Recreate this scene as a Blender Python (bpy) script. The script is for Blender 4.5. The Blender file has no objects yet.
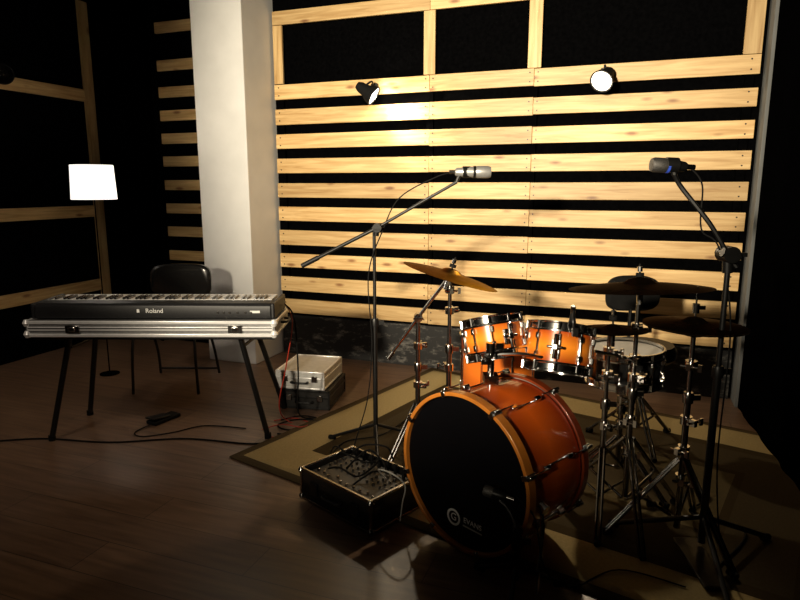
import bpy, math, random
from mathutils import Vector, Matrix
random.seed(7)
YW=math.radians(20.4)
RZ=Matrix.Rotation(YW,4,'Z')      # survey frame of the stage: x = along the keyboard, y = depth
V=Vector
sc=bpy.context.scene
COL=bpy.context.collection
WM={}                              # world matrices of every object we create

# ------------------------------------------------------------------ materials
def nodes(m):
    m.use_nodes=True
    nt=m.node_tree
    return nt,nt.nodes,nt.links,nt.nodes['Principled BSDF']
def mat(name,col,rough=.5,metal=0,coat=0,emit=None,es=0,var=.0,scale=20,bump=0,spec=.5,tint=None):
    m=bpy.data.materials.new(name); nt,N,L,b=nodes(m)
    b.inputs['Base Color'].default_value=(*col,1)
    b.inputs['Roughness'].default_value=rough
    b.inputs['Metallic'].default_value=metal
    b.inputs['Coat Weight'].default_value=coat
    b.inputs['Coat Roughness'].default_value=.06
    b.inputs['Specular IOR Level'].default_value=spec
    if tint: b.inputs['Specular Tint'].default_value=(*tint,1)
    if emit:
        b.inputs['Emission Color'].default_value=(*emit,1); b.inputs['Emission Strength'].default_value=es
    tc=N.new('ShaderNodeTexCoord'); nz=N.new('ShaderNodeTexNoise')
    nz.inputs['Scale'].default_value=scale; nz.inputs['Detail'].default_value=4
    L.new(tc.outputs['Object'],nz.inputs['Vector'])
    if var>0:
        r=N.new('ShaderNodeValToRGB')
        r.color_ramp.elements[0].position=.3; r.color_ramp.elements[1].position=.7
        r.color_ramp.elements[0].color=(*[c*(1-var) for c in col],1)
        r.color_ramp.elements[1].color=(*[min(1,c*(1+var)) for c in col],1)
        L.new(nz.outputs['Fac'],r.inputs['Fac']); L.new(r.outputs['Color'],b.inputs['Base Color'])
    if bump>0:
        bp=N.new('ShaderNodeBump'); bp.inputs['Strength'].default_value=bump; bp.inputs['Distance'].default_value=.004
        L.new(nz.outputs['Fac'],bp.inputs['Height']); L.new(bp.outputs['Normal'],b.inputs['Normal'])
    return m
def pine(name,vertical=False):
    m=bpy.data.materials.new(name); nt,N,L,b=nodes(m)
    tc=N.new('ShaderNodeTexCoord'); oi=N.new('ShaderNodeObjectInfo')
    add=N.new('ShaderNodeVectorMath'); add.operation='ADD'
    sc_=N.new('ShaderNodeVectorMath'); sc_.operation='SCALE'; sc_.inputs['Scale'].default_value=37
    cmb=N.new('ShaderNodeCombineXYZ')
    for k in 'XYZ': L.new(oi.outputs['Random'],cmb.inputs[k])
    L.new(cmb.outputs[0],sc_.inputs[0]); L.new(tc.outputs['Object'],add.inputs[0]); L.new(sc_.outputs[0],add.inputs[1])
    mp=N.new('ShaderNodeMapping'); mp.inputs['Scale'].default_value=(14,8,.9) if vertical else (.9,8,14)
    L.new(add.outputs[0],mp.inputs['Vector'])
    nz=N.new('ShaderNodeTexNoise'); nz.inputs['Scale'].default_value=3; nz.inputs['Detail'].default_value=7; nz.inputs['Distortion'].default_value=.6
    L.new(mp.outputs[0],nz.inputs['Vector'])
    r=N.new('ShaderNodeValToRGB'); e=r.color_ramp.elements
    e[0].position=.3; e[0].color=(.47,.275,.095,1); e[1].position=.66; e[1].color=(.74,.515,.235,1)
    L.new(nz.outputs['Fac'],r.inputs['Fac'])
    # knots
    mp2=N.new('ShaderNodeMapping'); mp2.inputs['Scale'].default_value=(9,5,3.0) if vertical else (3.0,5,9)
    L.new(add.outputs[0],mp2.inputs['Vector'])
    vo=N.new('ShaderNodeTexVoronoi'); vo.inputs['Scale'].default_value=1.0; L.new(mp2.outputs[0],vo.inputs['Vector'])
    r2=N.new('ShaderNodeValToRGB'); r2.color_ramp.elements[0].position=.06; r2.color_ramp.elements[0].color=(.30,.14,.055,1)
    r2.color_ramp.elements[1].position=.16; r2.color_ramp.elements[1].color=(1,1,1,1)
    L.new(vo.outputs['Distance'],r2.inputs['Fac'])
    mx=N.new('ShaderNodeMix'); mx.data_type='RGBA'; mx.blend_type='MULTIPLY'; mx.inputs['Factor'].default_value=.8
    L.new(r.outputs['Color'],mx.inputs['A']); L.new(r2.outputs['Color'],mx.inputs['B'])
    hs=N.new('ShaderNodeHueSaturation'); mr=N.new('ShaderNodeMapRange')
    mr.inputs['To Min'].default_value=.72; mr.inputs['To Max'].default_value=1.12
    L.new(oi.outputs['Random'],mr.inputs['Value']); L.new(mr.outputs[0],hs.inputs['Value'])
    L.new(mx.outputs['Result'],hs.inputs['Color']); L.new(hs.outputs[0],b.inputs['Base Color'])
    b.inputs['Roughness'].default_value=.5
    bp=N.new('ShaderNodeBump'); bp.inputs['Strength'].default_value=.15; bp.inputs['Distance'].default_value=.002
    L.new(nz.outputs['Fac'],bp.inputs['Height']); L.new(bp.outputs[0],b.inputs['Normal'])
    return m
def burst(name,zc,zh,core,edge,p0=.25,p1=.95):
    # sunburst lacquer: amber middle fading to dark red at both rims, along local Z
    m=bpy.data.materials.new(name); nt,N,L,b=nodes(m)
    tc=N.new('ShaderNodeTexCoord'); sp=N.new('ShaderNodeSeparateXYZ'); L.new(tc.outputs['Object'],sp.inputs[0])
    s=N.new('ShaderNodeMath'); s.operation='SUBTRACT'; s.inputs[1].default_value=zc; L.new(sp.outputs['Z'],s.inputs[0])
    a=N.new('ShaderNodeMath'); a.operation='ABSOLUTE'; L.new(s.outputs[0],a.inputs[0])
    d=N.new('ShaderNodeMath'); d.operation='DIVIDE'; d.inputs[1].default_value=zh; L.new(a.outputs[0],d.inputs[0])
    r=N.new('ShaderNodeValToRGB'); e=r.color_ramp.elements
    e[0].position=p0; e[0].color=(*core,1); e[1].position=p1; e[1].color=(*edge,1)
    L.new(d.outputs[0],r.inputs['Fac']); L.new(r.outputs[0],b.inputs['Base Color'])
    b.inputs['Roughness'].default_value=.25; b.inputs['Coat Weight'].default_value=1; b.inputs['Coat Roughness'].default_value=.05
    return m
def floor_mat():
    m=bpy.data.materials.new("dark_laminate"); nt,N,L,b=nodes(m)
    tc=N.new('ShaderNodeTexCoord'); br=N.new('ShaderNodeTexBrick')
    br.inputs['Scale'].default_value=1; br.inputs['Brick Width'].default_value=1.25; br.inputs['Row Height'].default_value=.19
    br.inputs['Mortar Size'].default_value=.002; br.inputs['Color1'].default_value=(.20,.122,.076,1); br.inputs['Color2'].default_value=(.150,.090,.056,1)
    br.inputs['Mortar'].default_value=(.05,.029,.018,1)
    L.new(tc.outputs['Object'],br.inputs['Vector'])
    mp=N.new('ShaderNodeMapping'); mp.inputs['Scale'].default_value=(1.2,14,1); L.new(tc.outputs['Object'],mp.inputs['Vector'])
    nz=N.new('ShaderNodeTexNoise'); nz.inputs['Scale'].default_value=2.5; nz.inputs['Detail'].default_value=8; L.new(mp.outputs[0],nz.inputs['Vector'])
    r=N.new('ShaderNodeValToRGB'); r.color_ramp.elements[0].position=.3; r.color_ramp.elements[0].color=(.62,.58,.56,1)
    r.color_ramp.elements[1].position=.7; r.color_ramp.elements[1].color=(1.15,1.15,1.15,1)
    L.new(nz.outputs['Fac'],r.inputs['Fac'])
    mx=N.new('ShaderNodeMix'); mx.data_type='RGBA'; mx.blend_type='MULTIPLY'; mx.inputs['Factor'].default_value=1
    L.new(br.outputs['Color'],mx.inputs['A']); L.new(r.outputs[0],mx.inputs['B']); L.new(mx.outputs['Result'],b.inputs['Base Color'])
    b.inputs['Roughness'].default_value=.36
    return m
def rug_mat(hx,hy):
    m=bpy.data.materials.new("striped_rug"); nt,N,L,b=nodes(m)
    tc=N.new('ShaderNodeTexCoord'); sp=N.new('ShaderNodeSeparateXYZ'); L.new(tc.outputs['Object'],sp.inputs[0])
    def mth(op,a,bv=None,c=None):
        n=N.new('ShaderNodeMath'); n.operation=op
        for i,q in enumerate((a,bv)):
            if q is None: continue
            if isinstance(q,(int,float)): n.inputs[i].default_value=q
            else: L.new(q,n.inputs[i])
        return n.outputs[0]
    dx=mth('SUBTRACT',hx,mth('ABSOLUTE',sp.outputs['X'])); dy=mth('SUBTRACT',hy,mth('ABSOLUTE',sp.outputs['Y']))
    d=mth('MINIMUM',dx,dy)
    r=N.new('ShaderNodeValToRGB'); r.color_ramp.interpolation='CONSTANT'
    dk=(.11,.078,.040,1); tan=(.47,.36,.17,1); mid=(.075,.056,.030,1)
    e=r.color_ramp.elements; e[0].position=0; e[0].color=dk; e[1].position=.05; e[1].color=tan
    for p_,c_ in ((.30,(.06,.042,.02,1)),(.36,mid),(.62,(.06,.042,.02,1)),(.66,(.13,.10,.05,1)),(.80,mid)):
        q=e.new(p_); q.color=c_
    L.new(d,r.inputs['Fac'])
    nz=N.new('ShaderNodeTexNoise'); nz.inputs['Scale'].default_value=90; nz.inputs['Detail'].default_value=5; L.new(tc.outputs['Object'],nz.inputs['Vector'])
    mx=N.new('ShaderNodeMix'); mx.data_type='RGBA'; mx.blend_type='MULTIPLY'; mx.inputs['Factor'].default_value=.4
    L.new(r.outputs[0],mx.inputs['A']); L.new(nz.outputs['Fac'],mx.inputs['B']); 
    L.new(mx.outputs['Result'],b.inputs['Base Color']); b.inputs['Roughness'].default_value=.95
    b.inputs['Specular IOR Level'].default_value=.05
    bp=N.new('ShaderNodeBump'); bp.inputs['Strength'].default_value=.2; bp.inputs['Distance'].default_value=.002
    L.new(nz.outputs['Fac'],bp.inputs['Height']); L.new(bp.outputs[0],b.inputs['Normal'])
    return m
def scuff_mat():
    m=bpy.data.materials.new("scuffed_black_paint"); nt,N,L,b=nodes(m)
    tc=N.new('ShaderNodeTexCoord'); mp=N.new('ShaderNodeMapping'); mp.inputs['Scale'].default_value=(2.4,1,6)
    L.new(tc.outputs['Object'],mp.inputs['Vector'])
    nz=N.new('ShaderNodeTexNoise'); nz.inputs['Scale'].default_value=3.0; nz.inputs['Detail'].default_value=12; nz.inputs['Roughness'].default_value=.75
    L.new(mp.outputs[0],nz.inputs['Vector'])
    r=N.new('ShaderNodeValToRGB'); e=r.color_ramp.elements
    e[0].position=.53; e[0].color=(.007,.007,.007,1); e[1].position=.74; e[1].color=(.26,.245,.22,1)
    L.new(nz.outputs['Fac'],r.inputs['Fac']); L.new(r.outputs[0],b.inputs['Base Color']); b.inputs['Roughness'].default_value=.7
    return m
PINE=pine("pine_board"); PINEV=pine("pine_post",True)
BLACKCLOTH=mat("black_cloth",(.0008,.0008,.0009),1,var=.3,scale=90,spec=0)
BLACKWALL=mat("black_acoustic_wall",(.0015,.0015,.0017),1,var=.3,scale=40,spec=0)
DARKPLASTER=mat("dark_plaster",(.02,.018,.016),.9,var=.2,scale=10)
WHITE=mat("white_wall_paint",(.86,.86,.84),.65,var=.04,scale=6,bump=.1)
DIMWHITE=mat("dimmed_white_paint",(.13,.135,.135),.7,var=.08,scale=6)
FLOOR=floor_mat()
BLKMET=mat("black_powder_coat",(.007,.007,.007),.42,.3,var=.2,scale=60)
BLKPLA=mat("black_plastic",(.010,.010,.011),.45,var=.25,scale=80)
VINYL=mat("black_vinyl",(.014,.0135,.013),.24,0,.6,var=.1,scale=30)
BLKGLOSS=mat("black_gloss",(.008,.008,.009),.16,0,.5,var=.2,scale=8)
RUBBER=mat("black_rubber",(.006,.006,.006),.8,var=.2,spec=.15)
CHROME=mat("chrome",(.74,.73,.71),.13,1,var=.05,scale=30)
DCHROME=mat("dull_chrome",(.32,.31,.295),.20,1,var=.1,scale=40)
DARKMET=mat("dark_gunmetal",(.10,.095,.09),.35,1,var=.1,scale=40)
ALU=mat("brushed_aluminium",(.95,.95,.94),.28,.4,var=.06,scale=40,bump=.05)
ALUP=mat("smooth_silver_panel",(.68,.68,.66),.38,.3,var=.08,scale=30,bump=.05)
TRAYB=mat("dark_silver_laminate",(.28,.28,.28),.35,.4,var=.15,scale=60,bump=.08)
BRONZE=mat("dark_bronze",(.050,.032,.017),.42,1,var=.25,scale=25,bump=.1,tint=(.22,.17,.12))
GOLD=mat("golden_bronze",(.075,.046,.022),.38,1,var=.2,scale=25,bump=.1,tint=(.25,.19,.13))
CRASHB=mat("brown_bronze",(.16,.10,.05),.38,1,var=.2,scale=25,bump=.1,tint=(.4,.3,.2))
SHELLB=burst("orange_burst_bass",-.19,.19,(.90,.15,.012),(.24,.012,.003),.0,1.0)
SHELLT=burst("orange_burst_tom",0,.076,(.95,.29,.022),(.30,.014,.003),.05,.90)
HOOPW=mat("amber_wood_hoop",(.66,.22,.03),.3,0,.8,var=.2,scale=12)
HOOPR=mat("dark_red_wood_hoop",(.22,.035,.008),.3,0,.8,var=.2,scale=12)
BLKSHELL=mat("black_drum_lacquer",(.01,.01,.01),.15,0,1,var=.2)
HEADW=mat("coated_white_head",(.34,.33,.30),.6,var=.05,scale=200,bump=.1)
HEADB=mat("gloss_black_head",(.003,.003,.004),.35,0,.0,var=.1,scale=5,spec=.2)
PRINT=mat("white_print",(.92,.92,.90),.5,var=.03)
GPRINT=mat("grey_print",(.62,.62,.60),.5,var=.03)
IVORY=mat("white_key_plastic",(.85,.84,.82),.25,var=.03)
SILVERMIC=mat("champagne_silver",(.50,.50,.49),.35,.7,var=.1,scale=70)
MESHMIC=mat("mesh_grille",(.12,.115,.11),.5,.8,var=.6,scale=400,bump=.5)
SHADE=mat("glowing_lamp_fabric",(.9,.88,.84),.8,emit=(1,.94,.85),es=1.4,var=.03,scale=120)
BULB=mat("lit_bulb",(1,1,1),.5,emit=(1,.94,.84),es=16,var=.0)
REFL=mat("spot_reflector",(.55,.50,.42),.3,.6,emit=(1,.85,.6),es=.35,var=.05)
REDC=mat("red_cable_rubber",(.40,.03,.015),.5,var=.1)
GREYC=mat("pale_grey_cable",(.55,.55,.52),.5,var=.1)
BLUEGLOW=mat("glowing_blue_print",(.03,.08,.45),.4,emit=(.1,.15,1),es=.10,var=.05)  # blue print with a faint glow added to its colour, not a lamp
FLIGHT=mat("black_flight_case_laminate",(.014,.013,.012),.45,var=.3,scale=120,bump=.15)

# ------------------------------------------------------------------ mesh builder
class MB:
    def __init__(s): s.v=[]; s.f=[]
    def _add(s,vs,fs):
        o=len(s.v); s.v+=[V(q) for q in vs]; s.f+=[tuple(i+o for i in f) for f in fs]; return s
    def box(s,c,sz,M=None):
        x,y,z=[q/2 for q in sz]
        vs=[V((a*x,b*y,d*z)) for a in(-1,1) for b in(-1,1) for d in(-1,1)]
        if M is not None: vs=[M@q for q in vs]
        vs=[q+V(c) for q in vs]
        return s._add(vs,[(0,1,3,2),(4,6,7,5),(0,4,5,1),(2,3,7,6),(0,2,6,4),(1,5,7,3)])
    def frame(s,ax):
        z=V(ax).normalized(); x=z.orthogonal().normalized(); y=z.cross(x); return x,y,z
    def lathe(s,prof,o=(0,0,0),ax=(0,0,1),n=32,closed=False):
        o=V(o)
        if V(ax)==V((0,0,1)): x,y,z=V((1,0,0)),V((0,1,0)),V((0,0,1))
        else: x,y,z=s.frame(ax)
        vs=[];rings=[]
        for r,h in prof:
            if r<1e-6: rings.append([len(vs)]); vs.append(o+z*h)
            else:
                rings.append(list(range(len(vs),len(vs)+n)))
                for k in range(n):
                    a=2*math.pi*k/n; vs.append(o+z*h+(x*math.cos(a)+y*math.sin(a))*r)
        fs=[]
        prs=list(zip(rings,rings[1:]))
        if closed: prs.append((rings[-1],rings[0]))
        for A,B in prs:
            for k in range(n):
                k2=(k+1)%n
                if len(A)==1 and len(B)==1: continue
                if len(A)==1: fs.append((A[0],B[k2],B[k]))
                elif len(B)==1: fs.append((A[k],A[k2],B[0]))
                else: fs.append((A[k],A[k2],B[k2],B[k]))
        return s._add(vs,fs)
    def cyl(s,p0,p1,r0,r1=None,n=14):
        p0=V(p0);p1=V(p1); r1=r0 if r1 is None else r1; d=p1-p0
        return s.lathe([(0,0),(r0,0),(r1,d.length),(0,d.length)],p0,d,n)
    def pad(s,w,h,y0,y1,zc,e=.55,bow=0,n=40):
        """rounded superellipse cushion standing in the XZ plane"""
        pr=[]
        for k in range(n):
            a=2*math.pi*k/n; c_,s_=math.cos(a),math.sin(a)
            pr.append((w/2*math.copysign(abs(c_)**e,c_),h/2*math.copysign(abs(s_)**e,s_)))
        vs=[]
        for y,k in ((y0,.90),(y0+(y1-y0)*.25,1),(y1-(y1-y0)*.25,1),(y1,.90)):
            vs+=[(x*k,y+bow*(1-(2*x/w)**2),zc+z*k) for x,z in pr]
        fs=[tuple(range(n)),tuple(range(4*n-1,3*n-1,-1))]
        for j in range(3): fs+=[(j*n+i,j*n+(i+1)%n,(j+1)*n+(i+1)%n,(j+1)*n+i) for i in range(n)]
        return s._add(vs,fs)
    def tube(s,pts,r,n=8,smooth=True,sub=6):
        P=[V(q) for q in pts]
        if smooth and len(P)>2:
            Q=[]
            for i in range(len(P)-1):
                a=P[max(0,i-1)];b=P[i];c=P[i+1];d=P[min(len(P)-1,i+2)]
                for k in range(sub):
                    t=k/sub
                    Q.append(.5*((2*b)+(c-a)*t+(2*a-5*b+4*c-d)*t*t+(3*b-a-3*c+d)*t**3))
            Q.append(P[-1]); P=Q
        vs=[];fs=[];T=(P[1]-P[0]).normalized();x=T.orthogonal().normalized()
        for i,q in enumerate(P):
            T=(P[min(i+1,len(P)-1)]-P[max(i-1,0)]).normalized()
            x=(x-T*x.dot(T)).normalized(); y=T.cross(x)
            for k in range(n):
                a=2*math.pi*k/n; vs.append(q+(x*math.cos(a)+y*math.sin(a))*r)
        for i in range(len(P)-1):
            for k in range(n):
                k2=(k+1)%n; fs.append((i*n+k,i*n+k2,(i+1)*n+k2,(i+1)*n+k))
        fs.append(tuple(range(n))[::-1]); fs.append(tuple((len(P)-1)*n+k for k in range(n)))
        return s._add(vs,fs)
    def obj(s,name,m,parent=None,space='L',bevel=0,loc=None,rotz=0):
        """space L: parent's local; S: survey frame; W: world"""
        vs=s.v
        if space in 'SW' and parent is not None:
            X=WM[parent.name].inverted()@(RZ if space=='S' else Matrix())
            vs=[X@q for q in vs]
        elif space=='S': vs=[RZ@q for q in vs]
        me=bpy.data.meshes.new(name); me.from_pydata([tuple(q) for q in vs],[],s.f); me.update()
        import bmesh
        bm=bmesh.new(); bm.from_mesh(me); bmesh.ops.recalc_face_normals(bm,faces=bm.faces); bm.to_mesh(me); bm.free()
        for p in me.polygons: p.use_smooth=True
        me.set_sharp_from_angle(angle=math.radians(35))
        me.materials.append(m)
        o=bpy.data.objects.new(name,me); COL.objects.link(o)
        if parent is not None: o.parent=parent
        if loc is not None: o.location=loc
        o.rotation_euler=(0,0,rotz)
        L=Matrix.Translation(V(loc) if loc is not None else V((0,0,0)))@Matrix.Rotation(rotz,4,'Z')
        WM[o.name]=(WM[parent.name]@L) if parent is not None else L
        if bevel:
            b=o.modifiers.new("bevel",'BEVEL'); b.width=bevel; b.segments=2; b.limit_method='ANGLE'
        return o
def root(name,label,cat,S=None,rot=0,W=None,M=None,group=None):
    """Empty at the thing's base. S=(lat,depth,z) in survey frame, W= world location, M= matrix in survey frame"""
    o=bpy.data.objects.new(name,None); COL.objects.link(o); o.empty_display_size=.1
    if M is not None: X=RZ@M
    elif S is not None: X=RZ@Matrix.Translation(V(S))@Matrix.Rotation(rot,4,'Z')
    else: X=Matrix.Translation(V(W))@Matrix.Rotation(rot,4,'Z')
    l,q,_=X.decompose(); o.location=l; o.rotation_euler=q.to_euler()
    WM[o.name]=Matrix.Translation(l)@q.to_matrix().to_4x4()
    tag(o,label,cat,group); return o
def tag(o,label,cat,group=None):
    o["label"]=label; o["category"]=cat
    if group: o["group"]=group
    return o
def dup(o,parent,loc=None,rotz=None):
    c=o.copy(); c.parent=parent; COL.objects.link(c)
    if loc is not None: c.location=loc
    if rotz is not None: c.rotation_euler=(0,0,rotz)
    WM[c.name]=WM[parent.name]@Matrix.Translation(c.location)@c.rotation_euler.to_matrix().to_4x4()
    return c
def structure(mb,name,m,**k):
    o=mb.obj(name,m,**k); o["kind"]="structure"; return o
def text(body,size,name,m,parent,M,ext=.0006,align='CENTER'):
    cu=bpy.data.curves.new("t",'FONT'); cu.body=body; cu.size=size; cu.extrude=ext; cu.align_x=align; cu.align_y='CENTER'
    t=bpy.data.objects.new("t",cu); COL.objects.link(t)
    bpy.context.view_layer.update()
    dg=bpy.context.evaluated_depsgraph_get()
    me=bpy.data.meshes.new_from_object(t.evaluated_get(dg)); bpy.data.objects.remove(t)
    me.transform(M); me.materials.clear(); me.materials.append(m)
    o=bpy.data.objects.new(name,me); COL.objects.link(o); o.parent=parent; WM[o.name]=WM[parent.name].copy()
    return o

# ------------------------------------------------------------------ room shell
structure(MB().box((-.8,.25,-.05),(7.6,8.5,.1)),"floor",FLOOR)
structure(MB().box((-.8,4.53,1.5),(7.6,.1,3.0)),"wall_back",BLACKWALL)
structure(MB().box((-4.65,.25,1.5),(.1,8.5,3.0)),"wall_left",BLACKWALL)
structure(MB().box((3.05,.25,1.5),(.1,8.5,3.0)),"wall_right",DARKPLASTER)
structure(MB().box((-.8,-4.05,1.5),(7.6,.1,3.0)),"wall_front",DARKPLASTER)
structure(MB().box((-.8,.25,3.05),(7.6,8.5,.1)),"ceiling",DARKPLASTER)
structure(MB().box((-1.02,4.465,.165),(3.38,.03,.33)),"baseboard_back",scuff_mat())
structure(MB().box((-2.945,4.27,1.5),(.445,.44,3.0)),"trim_1",WHITE,bevel=.006)      # square pillar
structure(MB().box((.74,4.39,1.5),(.10,.20,3.0)),"trim_2",DIMWHITE,bevel=.004)        # wall return: white face, grazing-light dimness put into its grey colour

# slatted panel
pan=root("slatted_wall_panel","pale pine slat panel with black gaps and framed openings along its top","wall panel",W=(-1.02,4.45,.335))
XS=[(-2.70,-1.422),(-1.42,-.682),(-.68,.665)]
ZS=[2.118-k*.1895 for k in range(10)]
for k,z in enumerate(ZS):
    for a,b in XS:
        R3=Matrix.Rotation(random.uniform(-.0025,.0025),3,'Y')
        MB().box((0,0,0),(b-a,.022,.115+random.uniform(-.006,.005)),R3).obj("slat",PINE,pan,bevel=.002,loc=V(((a+b)/2+1.02,-.011-random.uniform(0,.002),z-.335+random.uniform(-.003,.003))))
for a,b in XS:
    MB().box((0,0,0),(b-a,.022,.10)).obj("top_rail",PINE,pan,bevel=.002,loc=V(((a+b)/2+1.02,-.011,2.66-.335)))
for x,w in ((-2.66,.08),(-1.425,.085),(-.683,.09),(.615,.10)):
    MB().box((0,0,0),(w,.020,.43)).obj("post",PINEV,pan,bevel=.002,loc=V((x+1.02,-.010,2.392-.335)))
for x in (-2.66,-1.425,-.683,.615):
    MB().box((0,0,0),(.05,.026,2.3)).obj("batten",BLACKWALL,pan,loc=V((x+1.02,.014,1.15)))
nm=MB()
for z in ZS:
    for x in (-2.66,-1.45,-1.395,-.71,-.655,.615):
        for dz in (-.03,.03): nm.cyl((x+1.02,-.0235,z-.335+dz),(x+1.02,-.027,z-.335+dz),.005,n=8)
nm.obj("nail_heads",BLKMET,pan)
# narrow panel left of the pillar
pan2=root("slatted_wall_panel","narrow pine slat panel between pillar and black curtain","wall panel",W=(-3.5,4.45,.74))
for z in (2.685,2.385,2.17,1.98,1.79,1.60,1.40,1.20,1.0,.79):
    MB().box((0,0,0),(.66,.022,.085)).obj("slat",PINE,pan2,bevel=.002,loc=V((.0,-.011,z-.74)))
MB().box((.0,.014,.97),(.05,.026,1.9)).obj("batten",BLACKWALL,pan2)
# frame on the left wall
fr=root("wooden_wall_frame","bare pine frame boards fixed over black cloth wall","wall frame",W=(-4.60,3.3,.0))
MB().box((0,0,0),(.03,.095,2.95)).obj("post",PINEV,fr,bevel=.002,loc=V((.032,1.10,1.48)))
MB().box((0,0,0),(.03,.095,2.95)).obj("post",PINEV,fr,bevel=.002,loc=V((.032,-1.4,1.48)))
PY=pine("pine_rail")
for n_ in PY.node_tree.nodes:
    if n_.type=='MAPPING':
        s_=n_.inputs['Scale'].default_value; n_.inputs['Scale'].default_value=(s_[1],s_[0],s_[2])
for z in (2.17,1.17,.50):
    MB().box((0,0,0),(.03,2.38,.10)).obj("rail",PY,fr,bevel=.002,loc=V((.032,-.15,z)))

def curtain(name,label,p0,p1,z0,z1,amp,folds,m):
    p0=V((*p0,0));p1=V((*p1,0)); d=(p1-p0); L=d.length; d.normalize(); nn=V((-d.y,d.x,0))
    mb=MB(); n=folds*12; rows=14; vs=[];fs=[]
    for j in range(rows+1):
        z=z0+(z1-z0)*j/rows
        for i in range(n+1):
            s=i/n; ph=s*folds*2*math.pi
            off=amp*(math.sin(ph+.5*math.sin(ph*.37+j*.12))+.3*math.sin(ph*1.7+1))*(1.1-.4*j/rows)
            q=p0+d*(s*L)+nn*off; vs.append((q.x,q.y,z))
    for j in range(rows):
        for i in range(n):
            a=j*(n+1)+i; fs.append((a,a+1,a+n+2,a+n+1))
    mb._add(vs,fs); o=mb.obj(name,m,space='W'); 
    md=o.modifiers.new("solid",'SOLIDIFY'); md.thickness=.004
    tag(o,label,"curtain"); return o
curtain("curtain","black stage curtain hanging in folds beside the drums",(.705,4.26),(.95,1.6),.01,2.98,.005,8,BLACKCLOTH)
curtain("curtain","black curtain hanging in the corner beside slats",(-4.50,4.40),(-3.92,4.40),.01,2.98,.02,5,BLACKCLOTH)

# rug
hx,hy=1.42,.98
rg=MB(); nx,ny=30,20; vs=[];fs=[]
for j in range(ny+1):
    for i in range(nx+1):
        x=-hx+2*hx*i/nx; y=-hy+2*hy*j/ny
        vs.append((x,y,.010+.002*math.sin(x*5+y*3)*math.sin(y*6)))
for j in range(ny):
    for i in range(nx): a=j*(nx+1)+i; fs.append((a,a+1,a+nx+2,a+nx+1))
rg._add(vs,fs); ra=math.radians(-15)
ca,sa=math.cos(ra),math.sin(ra)
cx=-1.89+hx*ca-hy*sa; cy=2.53+hx*sa+hy*ca
rug=rg.obj("rug",rug_mat(hx,hy),loc=V((cx,cy,0)),rotz=ra); md=rug.modifiers.new("s",'SOLIDIFY'); md.thickness=.008
tag(rug,"tan rug with dark brown border bands under the drums","rug")
RUGZ=.012

# ------------------------------------------------------------------ floor lamp
lp=root("floor_lamp","thin dark floor lamp with glowing white drum shade","lamp",S=(-2.19,4.5,0))
MB().lathe([(0,0),(.07,0),(.07,.006),(.03,.010),(0,.010)]).obj("base",BLACKCLOTH,lp)
MB().cyl((0,0,.008),(0,0,1.38),.0045).obj("pole",BLACKCLOTH,lp)
MB().lathe([(.152,1.30),(.142,1.54),(.139,1.54),(.149,1.30)],closed=True).obj("lamp_shade",SHADE,lp)
MB().lathe([(0,1.37),(.02,1.38),(.032,1.42),(.022,1.46),(0,1.47)],n=16).obj("bulb",BULB,lp)

# ------------------------------------------------------------------ table, case, keyboard
tb=root("folding_table","black folding table with splayed tubular legs carrying the keyboard","table",S=(-1.25,3.33,0))
MB().box((-.01,0,.63),(1.23,.46,.025)).obj("tabletop",BLKMET,tb,bevel=.004)
for (a,b,c,d,e,g) in ((-.50,-.13,.62,-.69,-.07,0),(-.48,.12,.62,-.67,.32,0),(.40,-.13,.62,.507,-.04,0),(.42,.12,.62,.51,.44,0)):
    l=MB().cyl((a,b,c),(d,e,.012),.015).obj("leg",BLKMET,tb)
    MB().cyl((d,e,0),(d,e,.03),.019).obj("foot",RUBBER,l)
for x0,x1 in ((-.50,-.48),(.40,.42)):
    MB().cyl((x0*1.02,-.12,.55),(x1*1.02,.14,.55),.009).obj("crossbar",BLKMET,tb)
MB().cyl((-.5,0,.60),(.42,0,.60),.012).obj("crossbar",BLKMET,tb)

ca_=root("flight_case_tray","long silver-edged flight case base under the keyboard","equipment case",S=(-1.262,3.235,.6425))
MB().box((0,0,.043),(1.26,.362,.076)).obj("body",TRAYB,ca_,bevel=.003)
for z in (.009,.076):
    MB().box((0,-.182,z),(1.27,.012,.018)).box((0,.182,z),(1.27,.012,.018)).box((-.632,0,z),(.012,.37,.018)).box((.632,0,z),(.012,.37,.018)).obj("edge_trim",ALU,ca_,bevel=.004)
MB().box((0,-.183,.043),(1.24,.007,.020)).obj("edge_trim",ALU,ca_,bevel=.002)
MB().box((0,-.1870,.047),(1.23,.004,.004)).obj("dark_groove",BLKPLA,ca_)
for x in (-.625,.625):
    for z in (.014,.072): MB().lathe([(0,-.020),(.012,-.017),(.020,0),(.012,.017),(0,.020)],(x,-.176,z),n=14).obj("ball_corner",ALU,ca_)
for x in (-.39,.43):
    MB().box((x,-.190,.043),(.07,.010,.040)).obj("latch",DCHROME,ca_,bevel=.003)
    MB().box((x,-.197,.043),(.035,.008,.022)).obj("latch_lever",CHROME,ca_,bevel=.003)
MB().tube([(.635,-.05,.05),(.665,-.04,.05),(.665,.04,.05),(.635,.05,.05)],.007).obj("handle",BLKPLA,ca_)

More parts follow.
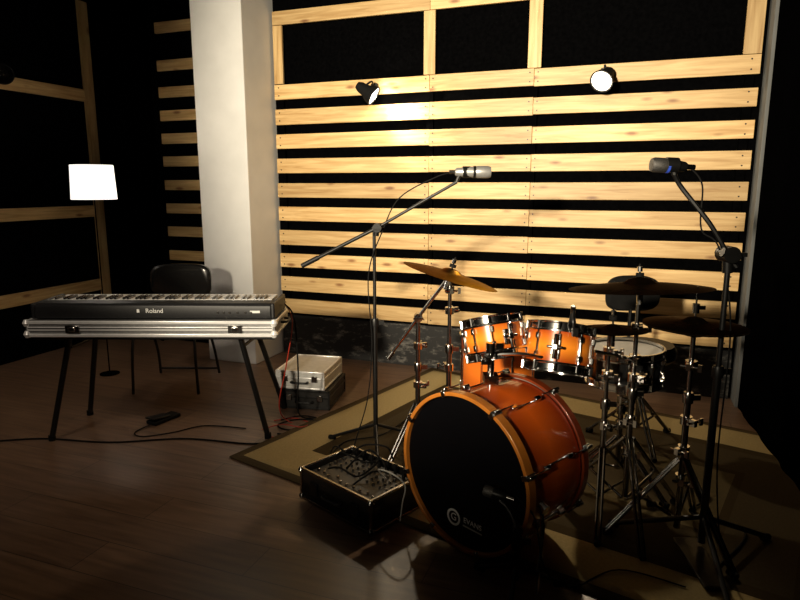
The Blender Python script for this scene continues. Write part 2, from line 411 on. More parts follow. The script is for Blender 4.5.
kb=root("digital_piano","long black digital piano with its back panel facing outward","keyboard",S=(-1.255,3.235,.728))
b=MB(); prof=[(-.15,.004),(-.155,.03),(-.150,.070),(-.135,.081),(-.035,.080),(-.035,.045),(.145,.045),(.150,.006)]
n=len(prof); vs=[(-.598,y,z) for y,z in prof]+[(.598,y,z) for y,z in prof]
b._add(vs,[tuple(range(n)),tuple(range(2*n-1,n-1,-1))]+[(i,(i+1)%n,n+(i+1)%n,n+i) for i in range(n)]); b.obj("body",BLKPLA,kb,bevel=.003)
for x in (-.608,.608):
    MB().box((x,-.002,.042),(.022,.305,.080)).obj("end_block",BLKPLA,kb,bevel=.008)
W1=1.16/52
wk=MB().box((0,0,0),(W1*.93,.165,.016)).obj("white_key",IVORY,kb,bevel=.001,loc=V((-.58+W1/2,.055,.072)))
for i in range(1,52): dup(wk,kb,V((-.58+W1*(i+.5),.055,.072)))
bk=None
for i in range(51):
    if (i%7) in (0,2,3,5,6):   # instrument seen from its back: pattern mirrored
        lc=V((-.58+W1*(i+1),.02,.084))
        if bk is None: bk=MB().box((0,0,0),(.011,.09,.014)).obj("black_key",BLKGLOSS,kb,bevel=.001,loc=lc)
        else: dup(bk,kb,lc)
MX=Matrix.Translation(V((.01,-.1565,.045)))@Matrix.Rotation(math.radians(90),4,'X')
text("Roland",.032,"brand_lettering",PRINT,kb,MX,.001)
MB().box((-.072,-.156,.045),(.013,.003,.017)).obj("brand_mark",PRINT,kb)
j=MB()
for x in (.33,.36,.39,.43,.47,.50): j.cyl((x,-.150,.036),(x,-.159,.036),.006,n=10)
j.obj("jack_sockets",DCHROME,kb)
MB().box((.52,-.156,.040),(.05,.003,.012)).obj("socket_label",GPRINT,kb)

# ------------------------------------------------------------------ chair
ch=root("stacking_chair","black padded metal-framed chair behind the keyboard","chair",S=(-1.58,4.22,0))
MB().box((0,-.02,.445),(.43,.40,.045)).obj("seat",VINYL,ch,bevel=.018)
MB().pad(.44,.235,.185,.230,.722,.5,.05).obj("backrest",VINYL,ch)
for sx in (-1,1):
    MB().tube([(sx*.22,-.22,.012),(sx*.205,-.17,.42),(sx*.205,.14,.43),(sx*.195,.22,.56),(sx*.185,.24,.70)],.010).obj("frame",BLKMET,ch)
    MB().tube([(sx*.205,.10,.43),(sx*.21,.22,.20),(sx*.22,.27,.012)],.010).obj("leg",BLKMET,ch)
MB().cyl((-.218,.262,.05),(.218,.262,.05),.008).obj("crossbar",BLKMET,ch)
MB().cyl((-.205,-.16,.415),(.205,-.16,.415),.008).obj("crossbar",BLKMET,ch)

# ------------------------------------------------------------------ cases near the pillar
def hardcase(name,label,S,rot,w,d,h,body,trim,bev=.002):
    r=root(name,label,"equipment case",S=S,rot=rot)
    MB().box((0,0,h/2),(w-.012,d-.012,h-.008)).obj("body",body,r,bevel=.004)
    e=MB(); t=.014
    for z in (t/2,h-t/2):
        e.box((0,-d/2+t/2,z),(w,t,t)).box((0,d/2-t/2,z),(w,t,t)).box((-w/2+t/2,0,z),(t,d,t)).box((w/2-t/2,0,z),(t,d,t))
    for x in (-1,1):
        for y in (-1,1): e.box((x*(w/2-t/2),y*(d/2-t/2),h/2),(t,t,h))
    e.box((0,-d/2+.003,h*.62),(w,.008,.012)).box((w/2-.003,0,h*.62),(.008,d,.012))
    e.obj("edge_trim",trim,r,bevel=bev)
    for x in (-w*.3,w*.3):
        MB().box((x,-d/2-.002,h*.6),(.035,.012,.04)).obj("latch",DCHROME,r,bevel=.003)
    MB().tube([(-.05,-d/2,h*.42),(-.045,-d/2-.025,h*.42),(.045,-d/2-.025,h*.42),(.05,-d/2,h*.42)],.007).obj("handle",BLKPLA,r)
    return r
hardcase("black_case","black hard case standing on the floor beneath silver case",(-.575,3.945,0),-.16,.335,.40,.125,FLIGHT,BLKMET)
hardcase("aluminium_case","smooth silver aluminium case lying on a black case",(-.595,3.95,.1265),-.20,.325,.39,.120,ALUP,ALU,.005)

# ------------------------------------------------------------------ mixer case + mixer
mrot=math.atan2(-.68,.725)
mc=root("flight_case","open black flight case with metal edges holding the mixer","equipment case",S=(-.174,2.551,RUGZ),rot=mrot)
w,d,h=.455,.32,.15; t=.013
q=MB().box((0,0,.045),(w-.01,d-.01,.085))
q.box((0,-d/2+.010,h/2),(w-.01,.010,h-.008)).box((0,d/2-.010,h/2),(w-.01,.010,h-.008)).box((-w/2+.010,0,h/2),(.010,d-.01,h-.008)).box((w/2-.010,0,h/2),(.010,d-.01,h-.008))
q.obj("body",FLIGHT,mc,bevel=.002)
e=MB()
for z in (t/2,h-t/2):
    e.box((0,-d/2+t/2,z),(w,t,t)).box((0,d/2-t/2,z),(w,t,t)).box((-w/2+t/2,0,z),(t,d,t)).box((w/2-t/2,0,z),(t,d,t))
for x in (-1,1):
    for y in (-1,1): e.box((x*(w/2-t/2),y*(d/2-t/2),h/2),(t,t,h))
e.obj("edge_trim",DCHROME,mc,bevel=.002)
for x in (-1,1):
    for y in (-1,1):
        for z in (.013,h-.013): MB().lathe([(0,-.016),(.010,-.013),(.016,0),(.010,.013),(0,.016)],(x*(w/2-.006),y*(d/2-.006),z),n=12).obj("ball_corner",DCHROME,mc)
for x in (-.13,.13): MB().box((x,-d/2,h*.5),(.05,.012,.06)).obj("latch",BLKMET,mc,bevel=.003)
MB().tube([(-.05,-d/2,h*.5),(-.045,-d/2-.022,h*.5),(.045,-d/2-.022,h*.5),(.05,-d/2,h*.5)],.006).obj("handle",BLKPLA,mc)
mx_=root("mixing_console","small black mixing console with rows of knobs in a case","audio mixer",S=(-.174,2.551,RUGZ+.089),rot=mrot)
MB().box((0,0,.018),(.41,.275,.034)).obj("body",BLKPLA,mx_,bevel=.004)
kn=None
for i in range(10):
    for j_ in range(5):
        lc=V((-.18+i*.04,-.02+j_*.03,.035))
        if kn is None: kn=MB().lathe([(0,0),(.006,0),(.0045,.011),(0,.011)],n=10).obj("knob",DARKMET,mx_,loc=lc)
        else: dup(kn,mx_,lc)
fk=None
for i in range(10):
    lc=V((-.18+i*.04,-.085+random.uniform(-.02,.02),.036))
    if fk is None: fk=MB().box((0,0,.005),(.008,.013,.008)).obj("fader",DCHROME,mx_,loc=lc,bevel=.002)
    else: dup(fk,mx_,lc)
jk=MB()
for i in range(7): jk.cyl((-.15+i*.05,.115,.03),(-.15+i*.05+.004,.118,.085),.008,n=8)
jk.obj("plug",BLKMET,mx_)

# ------------------------------------------------------------------ stands
def legs(r,zh,spread,rad,ang,m,n=3,double=True,zfoot=0.0):
    mb=MB()
    if double:
        for s in (-.009,.009): mb.cyl((.015,s,zh),(spread,s,.012+zfoot),rad*.7,n=8)
        mb.box((spread*.5,0,(zh+.012)/2+zfoot/2),(.02,.026,.01))
        mb.cyl((.012,0,.09),(spread*.52,0,(zh)*.5),rad*.6,n=8)
    else:
        mb.cyl((.01,0,zh),(spread,0,.012+zfoot),rad,n=10)
    L=mb.obj("leg",m,r,rotz=ang)
    ft=MB().cyl((spread-.025,0,.014+zfoot),(spread+.012,0,.010+zfoot),.013,n=10)
    f0=ft.obj("foot",RUBBER,L)
    for k in range(1,n):
        c=dup(L,r,rotz=ang+2*math.pi*k/n); dup(f0,c)
def pole(r,z0,z1,z2,m,r0=.0125,r1=.009):
    MB().cyl((0,0,z0),(0,0,z1),r0).obj("pole",m,r)
    if z2>z1: MB().cyl((0,0,z1-.02),(0,0,z2),r1).obj("pole",m,r)
    c=MB().lathe([(0,-.03),(.019,-.03),(.021,0),(.017,.012),(0,.012)],(0,0,z1),n=16)
    c.box((.030,0,z1-.01),(.035,.006,.022)); c.obj("wing_bolt",m,r)
def clamp(r,z,ang=0,arm=None,m=None):
    """chrome memory lock / multi clamp around a stand pole"""
    m=m or CHROME
    R3=Matrix.Rotation(ang,3,'Z')
    mb=MB().lathe([(.010,-.016),(.022,-.016),(.022,.016),(.010,.016)],(0,0,z),n=16,closed=True)
    mb.box(V((0,0,z))+R3@V((.032,0,0)),(.03,.016,.026),R3)
    mb.cyl(V((0,0,z))+R3@V((.036,-.03,0)),V((0,0,z))+R3@V((.036,.03,0)),.005,n=8)
    mb.box(V((0,0,z))+R3@V((.036,.038,0)),(.007,.014,.028),R3)
    mb.obj("clamp",m,r)
    if arm: MB().tube([V((0,0,z))+R3@V((.03,0,0))]+[V(a) for a in arm],.007).obj("clamp_arm",m,r)
def cymbal(r,S,ax,R,m):
    mb=MB(); h=R*.10; pr=[(R,0),(R*.8,h*.33),(R*.55,h*.62),(R*.30,h*.80),(R*.22,h*.95),(R*.15,h*1.45),(R*.07,h*1.65),(.006,h*1.7),(.006,h*1.7-.003),(R*.07,h*1.65-.002),(R*.15,h*1.45-.003),(R*.22,h*.95-.003),(R*.30,h*.80-.003),(R*.55,h*.62-.002),(R*.8,h*.33-.002)]
    mb.lathe(pr,S,ax,64,closed=True)
    return mb.obj("cymbal",m,r,'S')
def topnut(r,S,ax,m):
    a=V(ax).normalized(); p=V(S)
    mb=MB().cyl(p-a*.05,p+a*.085,.004,n=8).lathe([(0,.035),(.016,.035),(.016,.05),(0,.05)],p,a,14)
    mb.obj("felt",RUBBER,r,'S')
    MB().cyl(p+a*.055,p+a*.075,.010,n=10).cyl(p-a*.03,p-a*.075,.012,n=10).obj("wing_nut",m,r,'S')

# left crash
r=root("cymbal_stand","chrome tripod stand with a tilted thin bronze crash cymbal","cymbal",S=(.237,2.9,RUGZ)); ax=(.30,.02,1)
legs(r,.30,.26,.009,.4,DCHROME); pole(r,.10,.62,.955,DCHROME); clamp(r,.80,.5); clamp(r,.52,2.0); clamp(r,.90,-1.5)
cymbal(r,(.237,2.9,.975),ax,.232,CRASHB); topnut(r,(.237,2.9,.985),ax,CHROME)
# boom stand
r=root("boom_stand","chrome double-braced stand with a slanted boom arm","stand",S=(.09,3.0,RUGZ))
legs(r,.30,.25,.009,1.9,DCHROME); pole(r,.10,.50,.74,DCHROME,.013,.011); clamp(r,.60,.4); clamp(r,.40,-.6)
MB().tube([(-.15,0,.535),(.0,0,.745),(.13,-.04,.93)],.0085,smooth=False).obj("boom_arm",CHROME,r)
MB().cyl((0,-.02,.745),(0,.02,.745),.022).box((0,-.03,.745),(.05,.012,.012)).obj("clutch",CHROME,r)
MB().cyl((-.15,0,.535),(-.125,0,.570),.014).obj("counterweight",DCHROME,r)
# ride
r=root("cymbal_stand","chrome tripod stand with a large dark bronze ride cymbal","cymbal",S=(.948,2.42,RUGZ)); ax=(-.03,.085,1)
legs(r,.36,.30,.010,2.5,DCHROME); pole(r,.10,.56,.99,DCHROME); clamp(r,.70,-2.6,arm=[(-.09,-.03,.72),(-.17,-.02,.735)]); clamp(r,.62,-.8); clamp(r,.44,-2.4); clamp(r,.83,-1.6); clamp(r,.30,-1.8)
cymbal(r,(.948,2.42,.997),ax,.272,BRONZE); topnut(r,(.948,2.42,1.01),ax,CHROME)
# hi-hat
r=root("hi_hat_stand","chrome hi-hat stand with a pair of bronze cymbals","hi-hat",S=(1.10,2.26,RUGZ))
legs(r,.34,.27,.010,.9,DCHROME); pole(r,.05,.60,.86,DCHROME); MB().cyl((0,0,.8),(0,0,1.02),.0035,n=8).obj("pull_rod",CHROME,r); clamp(r,.72,-2.2); clamp(r,.50,-1.2); clamp(r,.38,-2.6); clamp(r,.26,-2.0)
cymbal(r,(1.10,2.26,.887),(.02,.02,1),.182,GOLD)
c2=MB().lathe([(.182,0),(.12,-.014),(.05,-.020),(.03,-.035),(.008,-.037),(.008,-.034),(.03,-.032),(.05,-.017),(.12,-.011)],(1.10,2.26,.880),(.02,.02,1),64,closed=True).obj("cymbal",GOLD,r,'S')
MB().cyl((0,0,.92),(0,0,.955),.013).box((.02,0,.94),(.03,.005,.015)).obj("clutch",CHROME,r)
MB().box((0,-.20,.03),(.09,.26,.012),Matrix.Rotation(.12,3,'X')).obj("pedal",DARKMET,r,bevel=.003)
# low splash cymbal among the drums
r=root("cymbal_stand","dark small splash cymbal on a low chrome stand above the snare","cymbal",S=(.855,2.46,RUGZ))
legs(r,.30,.26,.009,.2,DCHROME); pole(r,.08,.50,.80,DCHROME); clamp(r,.62,-2.0); clamp(r,.40,-1.2); clamp(r,.72,-1.2)
cymbal(r,(.862,2.45,.823),(-.02,.06,1),.140,BRONZE); topnut(r,(.862,2.45,.83),(0,0,1),CHROME)

def mic(name,label,S,ax,L,R,body,ringm=None,ring2=None):
    """barrel microphone, S= tail end, ax= pointing direction"""
    a=V(ax).normalized(); r_=root(name,label,"microphone",S=S); p=V(S)
    MB().lathe([(0,0),(R*.55,0),(R*.72,.006),(R*.95,L*.35),(R,L*.55),(0,L*.55)],p,a,20).obj("body",body,r_,'S')
    MB().lathe([(0,L*.55),(R*1.0,L*.55),(R*1.12,L*.62),(R*1.12,L*.9),(R*.95,L*.98),(0,L)],p,a,20).obj("grille",MESHMIC if ringm is None else ringm,r_,'S')
    MB().lathe([(R*1.02,L*.50),(R*1.10,L*.50),(R*1.10,L*.57),(R*1.02,L*.57)],p,a,20,closed=True).obj("ring",ring2 or BLKMET,r_,'S')
    MB().cyl(p-a*.028,p,.0095,n=12).obj("connector",DCHROME,r_,'S')
    return r_
# mic stand 1
r=root("microphone_stand","tall black boom microphone stand with slanted arm","microphone stand",S=(-.13,3.13,RUGZ))
legs(r,.13,.28,.009,.6,BLKMET,double=False); pole(r,.06,.70,1.165,BLKMET,.0125,.0085)
J=V((-.115,3.12,1.19)); A=V((-.509,3.2,.987)); B=V((.275,3.05,1.415))
MB().cyl((-.12,3.125,1.15),J,.014).cyl(J-V((0,.03,0)),J+V((0,.03,0)),.022).box(J+V((-.0,-.045,0)),(.045,.01,.012)).obj("clutch",BLKMET,r,'S')
MB().cyl(A,J,.0095).cyl(J,B,.0075).cyl(A,A+(J-A).normalized()*.10,.013).obj("boom_arm",BLKMET,r,'S')
MB().tube([B,B+V((.01,0,.025)),B+V((.035,0,.045))],.009).lathe([(.020,-.018),(.027,-.018),(.027,.018),(.020,.018)],B+V((.045,0,.047)),(1,0,0),16,closed=True).obj("mic_clip",BLKMET,r,'S')
mic("microphone","silver barrel microphone with black ring on a boom stand",(.265,3.05,1.462),(1,-.05,.0),.175,.026,SILVERMIC,SILVERMIC)
# mic stand 2
r=root("microphone_stand","tall black boom microphone stand close to the hi-hat","microphone stand",S=(1.14,2.14,RUGZ))
legs(r,.16,.34,.010,.35,BLKMET,double=False); pole(r,.06,.74,1.15,BLKMET,.0135,.0095)
J=V((1.135,2.14,1.165)); B=V((.950,2.19,1.435))
MB().cyl((1.14,2.14,1.10),J,.017).cyl(J-V((0,.035,0)),J+V((0,.035,0)),.029).cyl(J+V((.03,-.02,-.01)),J+V((-.03,-.02,.01)),.016).box(J+V((.03,-.02,.0)),(.05,.012,.014)).obj("clutch",BLKMET,r,'S')
MB().tube([J+V((.03,-.01,-.045)),J,J+V((-.065,.015,.105)),B+V((.03,0,-.045)),B],.0085).obj("boom_arm",BLKMET,r,'S')
MB().tube([B,B+V((-.005,0,.02)),B+V((-.01,0,.03))],.010).lathe([(.019,-.02),(.026,-.02),(.026,.02),(.019,.02)],B+V((-.012,0,.033)),(1,0,-.05),16,closed=True).obj("mic_clip",BLKMET,r,'S')
mic("microphone","dark barrel microphone with thin blue band on tall stand",(.99,2.19,1.462),(-1,.0,.06),.125,.023,BLKMET,None,BLUEGLOW)

# ------------------------------------------------------------------ drums
def orient(pos,ax,up=(0,0,1)):
    z=V(ax).normalized(); y=V(up)-z*V(up).dot(z)
    if y.length<.5: y=V((0,1,0))-z*z.y
    y.normalize(); x=y.cross(z)
    M=Matrix((x,y,z)).transposed().to_4x4(); return Matrix.Translation(V(pos))@M
def drum(name,label,pos,ax,R,d,shell,nl,top,bot,ph=0,badge=False):
    r=root(name,label,"drum",M=orient(pos,ax))
    h=d/2
    MB().lathe([(R*.965,-h+.006),(R*.965,h-.006),(R*.92,h-.006),(R*.92,-h+.006)],n=48,closed=True).obj("shell",shell,r)
    MB().lathe([(0,h),(R*.955,h),(R*.985,h-.008),(R*.955,h-.006),(0,h-.003)],n=48).obj("head",top,r)
    MB().lathe([(0,-h),(R*.955,-h),(R*.985,-h+.008),(R*.955,-h+.006),(0,-h+.003)],n=48).obj("head",bot,r)
    for s in (1,-1):
        MB().lathe([(R*.985,s*(h-.024)),(R*1.045,s*(h-.024)),(R*1.050,s*(h-.018)),(R*1.005,s*(h-.014)),(R*1.005,s*(h+.006)),(R*1.035,s*(h+.010)),(R*1.035,s*(h+.014)),(R*.985,s*(h+.014))],n=48,closed=True).obj("hoop",CHROME,r)
    rd=R*1.02
    lg=MB()
    for s in (1,-1): lg.box((R*.98,0,s*(h*.45)),(.022,.014,.024)).cyl((R*.985,0,s*h*.45),(R*1.04+.004,0,s*h*.45),.007,n=10)
    lg.box((R*.97,0,0),(.006,.006,h*.9))
    l0=lg.obj("lug",DCHROME if R<.15 else CHROME,r,bevel=.003,rotz=ph)
    tr=MB().cyl((rd,0,-(h+.006)),(rd,0,h+.006),.0030,n=6)
    for s in (1,-1): tr.cyl((rd,0,s*(h-.018)),(rd,0,s*(h+.012)),.0065,n=8)
    t0=tr.obj("tension_rod",CHROME,r,rotz=ph)
    for k in range(1,nl): dup(l0,r,rotz=ph+2*math.pi*k/nl); dup(t0,r,rotz=ph+2*math.pi*k/nl)
    return r
# local -Y of a tom faces the audience
t1=drum("rack_tom","small orange sunburst rack tom with chrome hoops",(.385,2.46,.787),(-.16,.30,1),.124,.146,SHELLT,10,HEADW,HEADB,.16)
t2=drum("rack_tom","larger orange sunburst rack tom with chrome hoops",(.634,2.40,.757),(.15,.30,1),.134,.164,SHELLT,10,HEADW,HEADB,.0)
for t_,R_,a_ in ((t1,.122,-1.25),(t2,.132,-1.95)):
    R3=Matrix.Rotation(a_,3,'Z')
    m_=MB().box(R3@V((R_+.004,0,-.005)),(.010,.034,.060),R3).box(R3@V((R_+.022,0,-.005)),(.030,.020,.022),R3).cyl(R3@V((R_+.026,-.03,-.005)),R3@V((R_+.026,.03,-.005)),.006,n=8).cyl(R3@V((R_+.028,0,-.05)),R3@V((R_+.028,0,.045)),.007,n=10)
    m_.obj("mount_bracket",DCHROME,t_,bevel=.003)
ft=drum("floor_tom","orange sunburst floor tom mostly hidden behind rack toms",(.50,3.05,.50),(0,0,1),.19,.36,burst("orange_burst_floor_tom",0,.18,(.85,.20,.02),(.30,.02,.004),.1,.95),8,HEADW,HEADB,.2)
for k in range(3):
    a=.5+2*math.pi*k/3
    MB().tube([(.205*math.cos(a),.205*math.sin(a),.02),(.205*math.cos(a),.205*math.sin(a),-.40),(.235*math.cos(a),.235*math.sin(a),-.485)],.006).obj("leg",CHROME,ft)
sn=drum("snare_drum","black snare drum with chrome hoops and white head",(1.02,2.72,.60),(-.02,.0,1),.165,.14,BLKSHELL,10,HEADW,HEADW,.1)
MB().box((.02,-.172,-.01),(.035,.016,.06)).box((.02,-.184,.0),(.012,.012,.035)).cyl((-.0,-.18,-.035),(.04,-.18,-.035),.006,n=8).obj("strainer",CHROME,sn,bevel=.002)
r=root("snare_stand","chrome tripod basket stand under the snare drum","stand",S=(1.02,2.72,RUGZ))
legs(r,.24,.26,.009,1.1,DCHROME); pole(r,.08,.38,.45,DCHROME); clamp(r,.42,-1.2); clamp(r,.30,-2.0)
for k in range(3):
    a=.3+2*math.pi*k/3; MB().tube([(0,0,.44),(.14*math.cos(a),.14*math.sin(a),.485),(.176*math.cos(a),.176*math.sin(a),.50),(.180*math.cos(a),.180*math.sin(a),.55)],.007).obj("basket_arm",CHROME,r)

# bass drum
bn=V((-.735,-.678,0)); BM=orient((.228,2.18,.315+RUGZ),bn)
bd=root("bass_drum","orange lacquered bass drum with black front head and amber hoops","drum",M=BM)
MB().lathe([(.295,-.040),(.295,-.355),(.284,-.355),(.284,-.040)],n=72,closed=True).obj("shell",SHELLB,bd)
MB().lathe([(.300,0),(.315,0),(.315,-.040),(.300,-.040)],n=72,closed=True).obj("hoop",HOOPW,bd,bevel=.002)
MB().lathe([(.298,-.355),(.309,-.355),(.309,-.390),(.298,-.390)],n=72,closed=True).obj("hoop",HOOPR,bd,bevel=.002)
MB().lathe([(0,-.012),(.292,-.012),(.300,-.020),(.297,-.03),(0,-.018)],n=72).obj("front_head",HEADB,bd)
MB().lathe([(0,-.380),(.290,-.380),(.296,-.370),(0,-.374)],n=72).obj("batter_head",HEADW,bd)
cl=MB().box((.317,0,-.018),(.010,.022,.046)).box((.307,0,.004),(.024,.020,.008)).cyl((.324,0,-.03),(.324,0,-.11),.0035,n=6).cyl((.324,0,.0),(.324,0,-.035),.007,n=8)
c0=cl.obj("claw_hook",CHROME,bd,bevel=.002,rotz=.30)
cb=MB().box((.312,0,-.377),(.010,.022,.042)).cyl((.322,0,-.365),(.322,0,-.29),.0035,n=6).cyl((.322,0,-.40),(.322,0,-.365),.007,n=8).obj("claw_hook",DCHROME,bd,bevel=.002,rotz=.30)
lg=MB().box((.303,0,-.125),(.026,.018,.034)).box((.303,0,-.27),(.026,.018,.034)).box((.298,0,-.197),(.010,.007,.13)).obj("lug",CHROME,bd,bevel=.005,rotz=.30)
for k in range(1,8):
    a=.30+2*math.pi*k/8; dup(c0,bd,rotz=a); dup(cb,bd,rotz=a); dup(lg,bd,rotz=a)
# logo
LZ=-.0105
MB().lathe([(.025,LZ),(.034,LZ),(.034,LZ+.001),(.025,LZ+.001)],(-.040,-.195,0),n=32,closed=True).obj("round_logo",PRINT,bd)
text("G",.042,"round_logo",PRINT,bd,Matrix.Translation(V((-.040,-.195,LZ))))
text("EVANS",.030,"logo_lettering",PRINT,bd,Matrix.Translation(V((.055,-.187,LZ))))
MB().box((.055,-.210,LZ),(.095,.006,.001)).obj("logo_lettering",GPRINT,bd)
# spurs
for s in (-1,1):
    MB().tube([V((s*.295,-.06,-.10)),V((s*.325,-.10,-.07)),V((s*.355,-.320,-.005))],.008,smooth=False).cyl((s*.288,-.05,-.10),(s*.315,-.06,-.10),.022).obj("spur",CHROME,bd,bevel=0)
# tom mount
MB().cyl((.355,2.335,.59),(.355,2.335,.775),.0135).box((.355,2.335,.655),(.055,.06,.035)).cyl((.355,2.335,.76),(.355,2.335,.80),.022).obj("tom_mount",CHROME,bd,'S',bevel=0)
MB().tube([(.355,2.335,.78),(.365,2.335,.80),(.375,2.345,.79)],.008).tube([(.355,2.335,.75),(.46,2.31,.76),(.55,2.30,.75)],.008).box((.375,2.332,.77),(.045,.02,.06)).box((.33,2.315,.735),(.03,.03,.03)).cyl((.33,2.28,.735),(.33,2.33,.735),.006,n=8).obj("tom_arm",CHROME,bd,'S')
# bass pedal
bp_=root("bass_drum_pedal","chrome bass drum pedal behind the bass drum","drum pedal",S=(.62,2.57,RUGZ),rot=-.82)
MB().box((0,.12,.02),(.09,.28,.012),Matrix.Rotation(.10,3,'X')).obj("footboard",DARKMET,bp_,bevel=.003)
MB().cyl((-.06,0,0),(-.06,0,.22),.008).cyl((.06,0,0),(.06,0,.22),.008).cyl((-.06,0,.21),(.06,0,.21),.007).obj("frame",DCHROME,bp_)
MB().cyl((0,0,.21),(0,-.05,.34),.004).cyl((0,-.065,.34),(0,-.03,.34),.022).obj("beater",RUBBER,bp_)

# throne
th=root("drum_throne","black drum throne with round seat and wide backrest","stool",S=(1.30,3.22,RUGZ))
legs(th,.25,.26,.010,.5,DCHROME); pole(th,.08,.36,.48,DCHROME,.015,.012)
MB().lathe([(0,.47),(.15,.47),(.168,.49),(.170,.53),(.155,.555),(0,.565)],n=36).obj("seat",BLKPLA,th)
MB().tube([(0,.10,.47),(0,.20,.50),(0,.21,.70)],.010).obj("backrest_post",BLKMET,th)
MB().pad(.30,.20,.17,.21,.79,.6,.03).obj("backrest",RUBBER,th)

# tom mic
mic("microphone","small black clip-on microphone on the rack tom rim",(.655,2.30,.925),(.05,.25,-1),.075,.013,BLKMET)
r=root("microphone_clamp","small black clamp arm gripping the tom rim","microphone clamp",S=(.66,2.27,.84))
MB().tube([(.655,2.262,.855),(.645,2.255,.90),(.655,2.285,.935)],.005).box((.655,2.262,.858),(.02,.02,.03)).obj("arm",BLKMET,r,'S')
# kick mic with low stand
r=root("microphone_stand","short black microphone stand before the bass drum","microphone stand",S=(.40,1.93,RUGZ))
legs(r,.10,.17,.008,.2,BLKMET,double=False); pole(r,.05,.20,.24,BLKMET,.011,.008)
MB().tube([(.40,1.93,.25),(.375,1.965,.30),(.345,1.99,.325)],.006).cyl((.40,1.915,.25),(.40,1.945,.25),.016).obj("boom_arm",BLKMET,r,'S')
mic("microphone","dark microphone aimed at the bass drum head",(.37,1.99,.335),(-.75,.40,.08),.085,.018,BLKMET)

# ------------------------------------------------------------------ clip spotlights
def clip(name,label,base,aim,lit=True,off=(0,-.115,-.035)):
    r=root(name,label,"spotlight",W=base)
    b=V(base); a=V(aim).normalized()
    c=b+V(off)
    loc=lambda q:tuple(V(q)-b)
    MB().box((0,-.012,0),(.05,.03,.09)).box((0,-.035,.02),(.035,.03,.02)).obj("clamp",BLKMET,r,bevel=.004)
    MB().tube([(0,-.03,.02),(0,-.075,.05),loc(c-a*.06)],.007).obj("arm",BLKMET,r)
    MB().lathe([(0,-.105),(.026,-.105),(.038,-.080),(.044,-.03),(.062,.0),(.074,.045),(.066,.045),(.053,.0),(.032,-.03)],loc(c),a,28).obj("housing",RUBBER,r)
    MB().lathe([(.0,-.028),(.031,-.028),(.052,.0),(.0645,.040),(.063,.040),(.050,.002),(.030,-.026),(0,-.026)],loc(c),a,28).obj("reflector",REFL if lit else BLKMET,r)
    if lit: MB().lathe([(0,-.02),(.018,-.012),(.040,.012),(.034,.024),(0,.028)],loc(c),a,20).obj("bulb",BULB,r)
    else:
        g=MB(); x,y,z=g.frame(a); cc=V(loc(c))+a*.046
        for rr in (.02,.034,.048,.062): g.lathe([(rr-.0015,-.0015),(rr+.0015,-.0015),(rr+.0015,.0015),(rr-.0015,.0015)],cc,a,28,closed=True)
        for k in range(6):
            an=math.pi*k/6; dv=(x*math.cos(an)+y*math.sin(an))*.063; g.cyl(cc-dv,cc+dv,.0014,n=6)
        g.obj("grille",DCHROME,r)
    return c+a*.06
c1=clip("clip_spotlight","black clip-on spotlight turned sideways on the slats",(-1.84,4.425,2.09),(.93,.16,-.62))
c2=clip("clip_spotlight","black clip-on spotlight with bright bulb facing outward",(-.225,4.425,2.10),(-.30,-.80,-.55))
c3=clip("clip_spotlight","unlit black spotlight with wire grille on the wall frame",(-4.585,3.55,2.22),(.75,-.60,-.15),lit=False,off=(.14,-.05,-.01))

# ------------------------------------------------------------------ pedal and cables
r=root("sustain_pedal","black sustain pedal lying on the floor below keyboard","pedal",S=(-1.43,3.56,0),rot=-.5)
MB().box((0,0,.012),(.085,.19,.022)).obj("base",RUBBER,r,bevel=.006)
MB().box((0,-.04,.036),(.07,.13,.010),Matrix.Rotation(-.12,3,'X')).obj("footplate",BLKMET,r,bevel=.003)
def cable(label,pts,m,rad=.0035):
    o=MB().tube(pts,rad,n=8,sub=8).obj("cable",m,None,'S'); tag(o,label,"cable"); return o
z=.005
cable("black cable trailing across the floor under keyboard",[(-2.3,3.22,z),(-2.0,3.27,z),(-1.6,3.22,z),(-1.2,3.27,z),(-.8,3.20,z),(-.62,3.30,z)],RUBBER,.005)
cable("thin cable looping from the sustain pedal",[(-1.46,3.48,.012),(-1.52,3.36,z),(-1.45,3.30,z),(-1.30,3.36,z),(-1.15,3.46,z),(-.9,3.42,z)],RUBBER,.0035)
cable("red cable hanging from the keyboard to the floor",[(-.625,3.30,.77),(-.59,3.32,.66),(-.64,3.36,.40),(-.70,3.42,.14),(-.66,3.52,z),(-.50,3.46,z),(-.46,3.34,z),(-.58,3.26,z),(-.74,3.30,z)],REDC,.0032)
cable("black cable hanging from the keyboard to the floor",[(-.620,3.28,.77),(-.575,3.30,.68),(-.58,3.40,.35),(-.60,3.48,.08),(-.52,3.56,z),(-.40,3.46,z),(-.46,3.32,z),(-.7,3.34,z)],RUBBER,.0045)
cable("black cable tangled on the floor beside the cases",[(-.72,3.55,z),(-.60,3.62,z),(-.48,3.55,z),(-.52,3.42,z),(-.66,3.40,z),(-.72,3.48,z),(-.60,3.54,.013),(-.44,3.50,z),(-.36,3.38,z)],RUBBER,.0045)
cable("red cable tangled on the floor beside the cases",[(-.80,3.40,z),(-.70,3.46,.013),(-.58,3.42,.013),(-.54,3.50,z),(-.64,3.58,z),(-.76,3.54,z)],REDC,.0030)
cable("black cable running from mixer toward the wall",[(-.25,2.72,.17),(-.32,2.86,.14),(-.36,3.0,.02),(-.30,3.2,.017),(-.1,3.3,.017),(.05,3.55,.017)],RUBBER,.004)
cable("pale grey cable looped over the mixer",[(-.06,2.50,.15),(-.09,2.42,.23),(-.03,2.34,.25),(.02,2.34,.20),(.01,2.38,.10),(.0,2.36,.03)],GREYC,.0030)
cable("black cable looped on the mixer",[(-.22,2.66,.19),(-.16,2.60,.26),(-.06,2.58,.26),(-.03,2.62,.18)],RUBBER,.004)
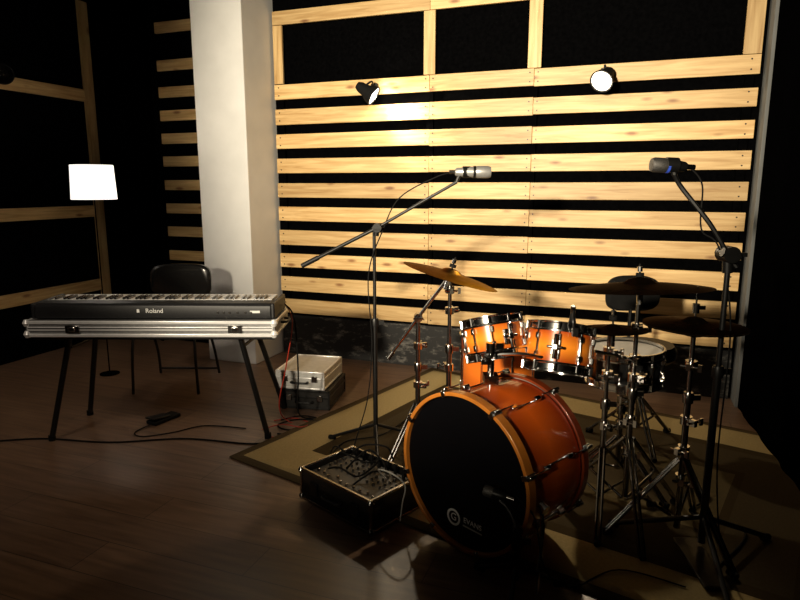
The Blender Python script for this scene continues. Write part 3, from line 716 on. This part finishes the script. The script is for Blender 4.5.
cable("black cable draped across the mixer knobs",[(-.32,2.60,.15),(-.26,2.52,.19),(-.18,2.50,.16),(-.10,2.56,.20),(-.16,2.64,.16),(-.27,2.68,.19),(-.30,2.80,.10),(-.28,2.9,.017)],RUBBER,.0045)
cable("black cable piled inside the mixer case",[(-.20,2.44,.15),(-.12,2.46,.20),(-.06,2.56,.16),(-.14,2.66,.21),(-.24,2.60,.15)],RUBBER,.0045)
cable("black cable hanging along the microphone stand",[(.27,3.05,1.462),(.18,3.06,1.44),(-.0,3.10,1.34),(-.085,3.11,1.18),(-.16,3.11,.95),(-.145,3.10,.6),(-.17,3.09,.3),(-.24,3.02,.05),(-.2,2.85,.02)],RUBBER,.003)
cable("black cable hanging from the dark microphone",[(1.0,2.19,1.462),(1.045,2.18,1.40),(1.05,2.17,1.25),(1.11,2.15,1.18),(1.165,2.13,.9),(1.16,2.12,.4),(1.23,2.15,.03),(1.43,2.4,.005)],RUBBER,.003)
cable("black cable snaking across the rug beside stands",[(1.3,2.75,.017),(1.4,2.6,.017),(1.25,2.45,.017),(1.4,2.3,.017),(1.15,2.05,.017)],RUBBER,.0045)
cable("black cable from the bass drum microphone across the rug",[(.40,1.975,.345),(.46,1.95,.28),(.50,1.93,.10),(.6,1.95,.017),(.8,2.05,.017),(1.0,1.95,.017)],RUBBER,.003)

# ------------------------------------------------------------------ lights
def spot(name,loc,target,W_,size,blend,rad,col):
    l=bpy.data.lights.new(name,'SPOT'); l.energy=W_; l.spot_size=math.radians(size); l.spot_blend=blend; l.shadow_soft_size=rad; l.color=col
    o=bpy.data.objects.new(name,l); COL.objects.link(o); o.location=loc
    o.rotation_euler=(V(target)-V(loc)).to_track_quat('-Z','Y').to_euler(); return o
spot("stage_spot",(-1.35,-2.3,2.2),(-.95,4.48,1.95),3450,47,1.0,.15,(1,.86,.64))
spot("side_fill_spot",(-2.3,.4,2.75),(-2.85,3.0,.25),80,70,1.0,.25,(1,.83,.65))
spot("clip_lamp_light",c1,c1+V((1.0,-.12,-.60)),70,115,.8,.04,(1,.84,.60))
spot("clip_lamp_light",c2,(-.45,2.6,.65),80,52,.9,.04,(1,.80,.54))
for cc in (c1,c2):
    g=bpy.data.lights.new("bulb_glow",'POINT'); g.energy=4.0; g.color=(1,.87,.65); g.shadow_soft_size=.03
    go=bpy.data.objects.new("bulb_glow",g); COL.objects.link(go); go.location=cc+V((.03,-.02,.0))
pl=bpy.data.lights.new("shade_light",'POINT'); pl.energy=4; pl.color=(1,.84,.66); pl.shadow_soft_size=.04
po=bpy.data.objects.new("shade_light",pl); COL.objects.link(po); po.location=RZ@V((-2.19,4.5,1.50))
w=bpy.data.worlds.new("w"); sc.world=w; w.use_nodes=True; w.node_tree.nodes['Background'].inputs[0].default_value=(.01,.01,.012,1); w.node_tree.nodes['Background'].inputs[1].default_value=.2
sc.view_settings.view_transform='Standard'
cd=bpy.data.cameras.new("camera"); c=bpy.data.objects.new("camera",cd); COL.objects.link(c)
c.location=(0,0,1.4); c.rotation_euler=(math.radians(79.5),0,YW); cd.lens=27.9; sc.camera=c
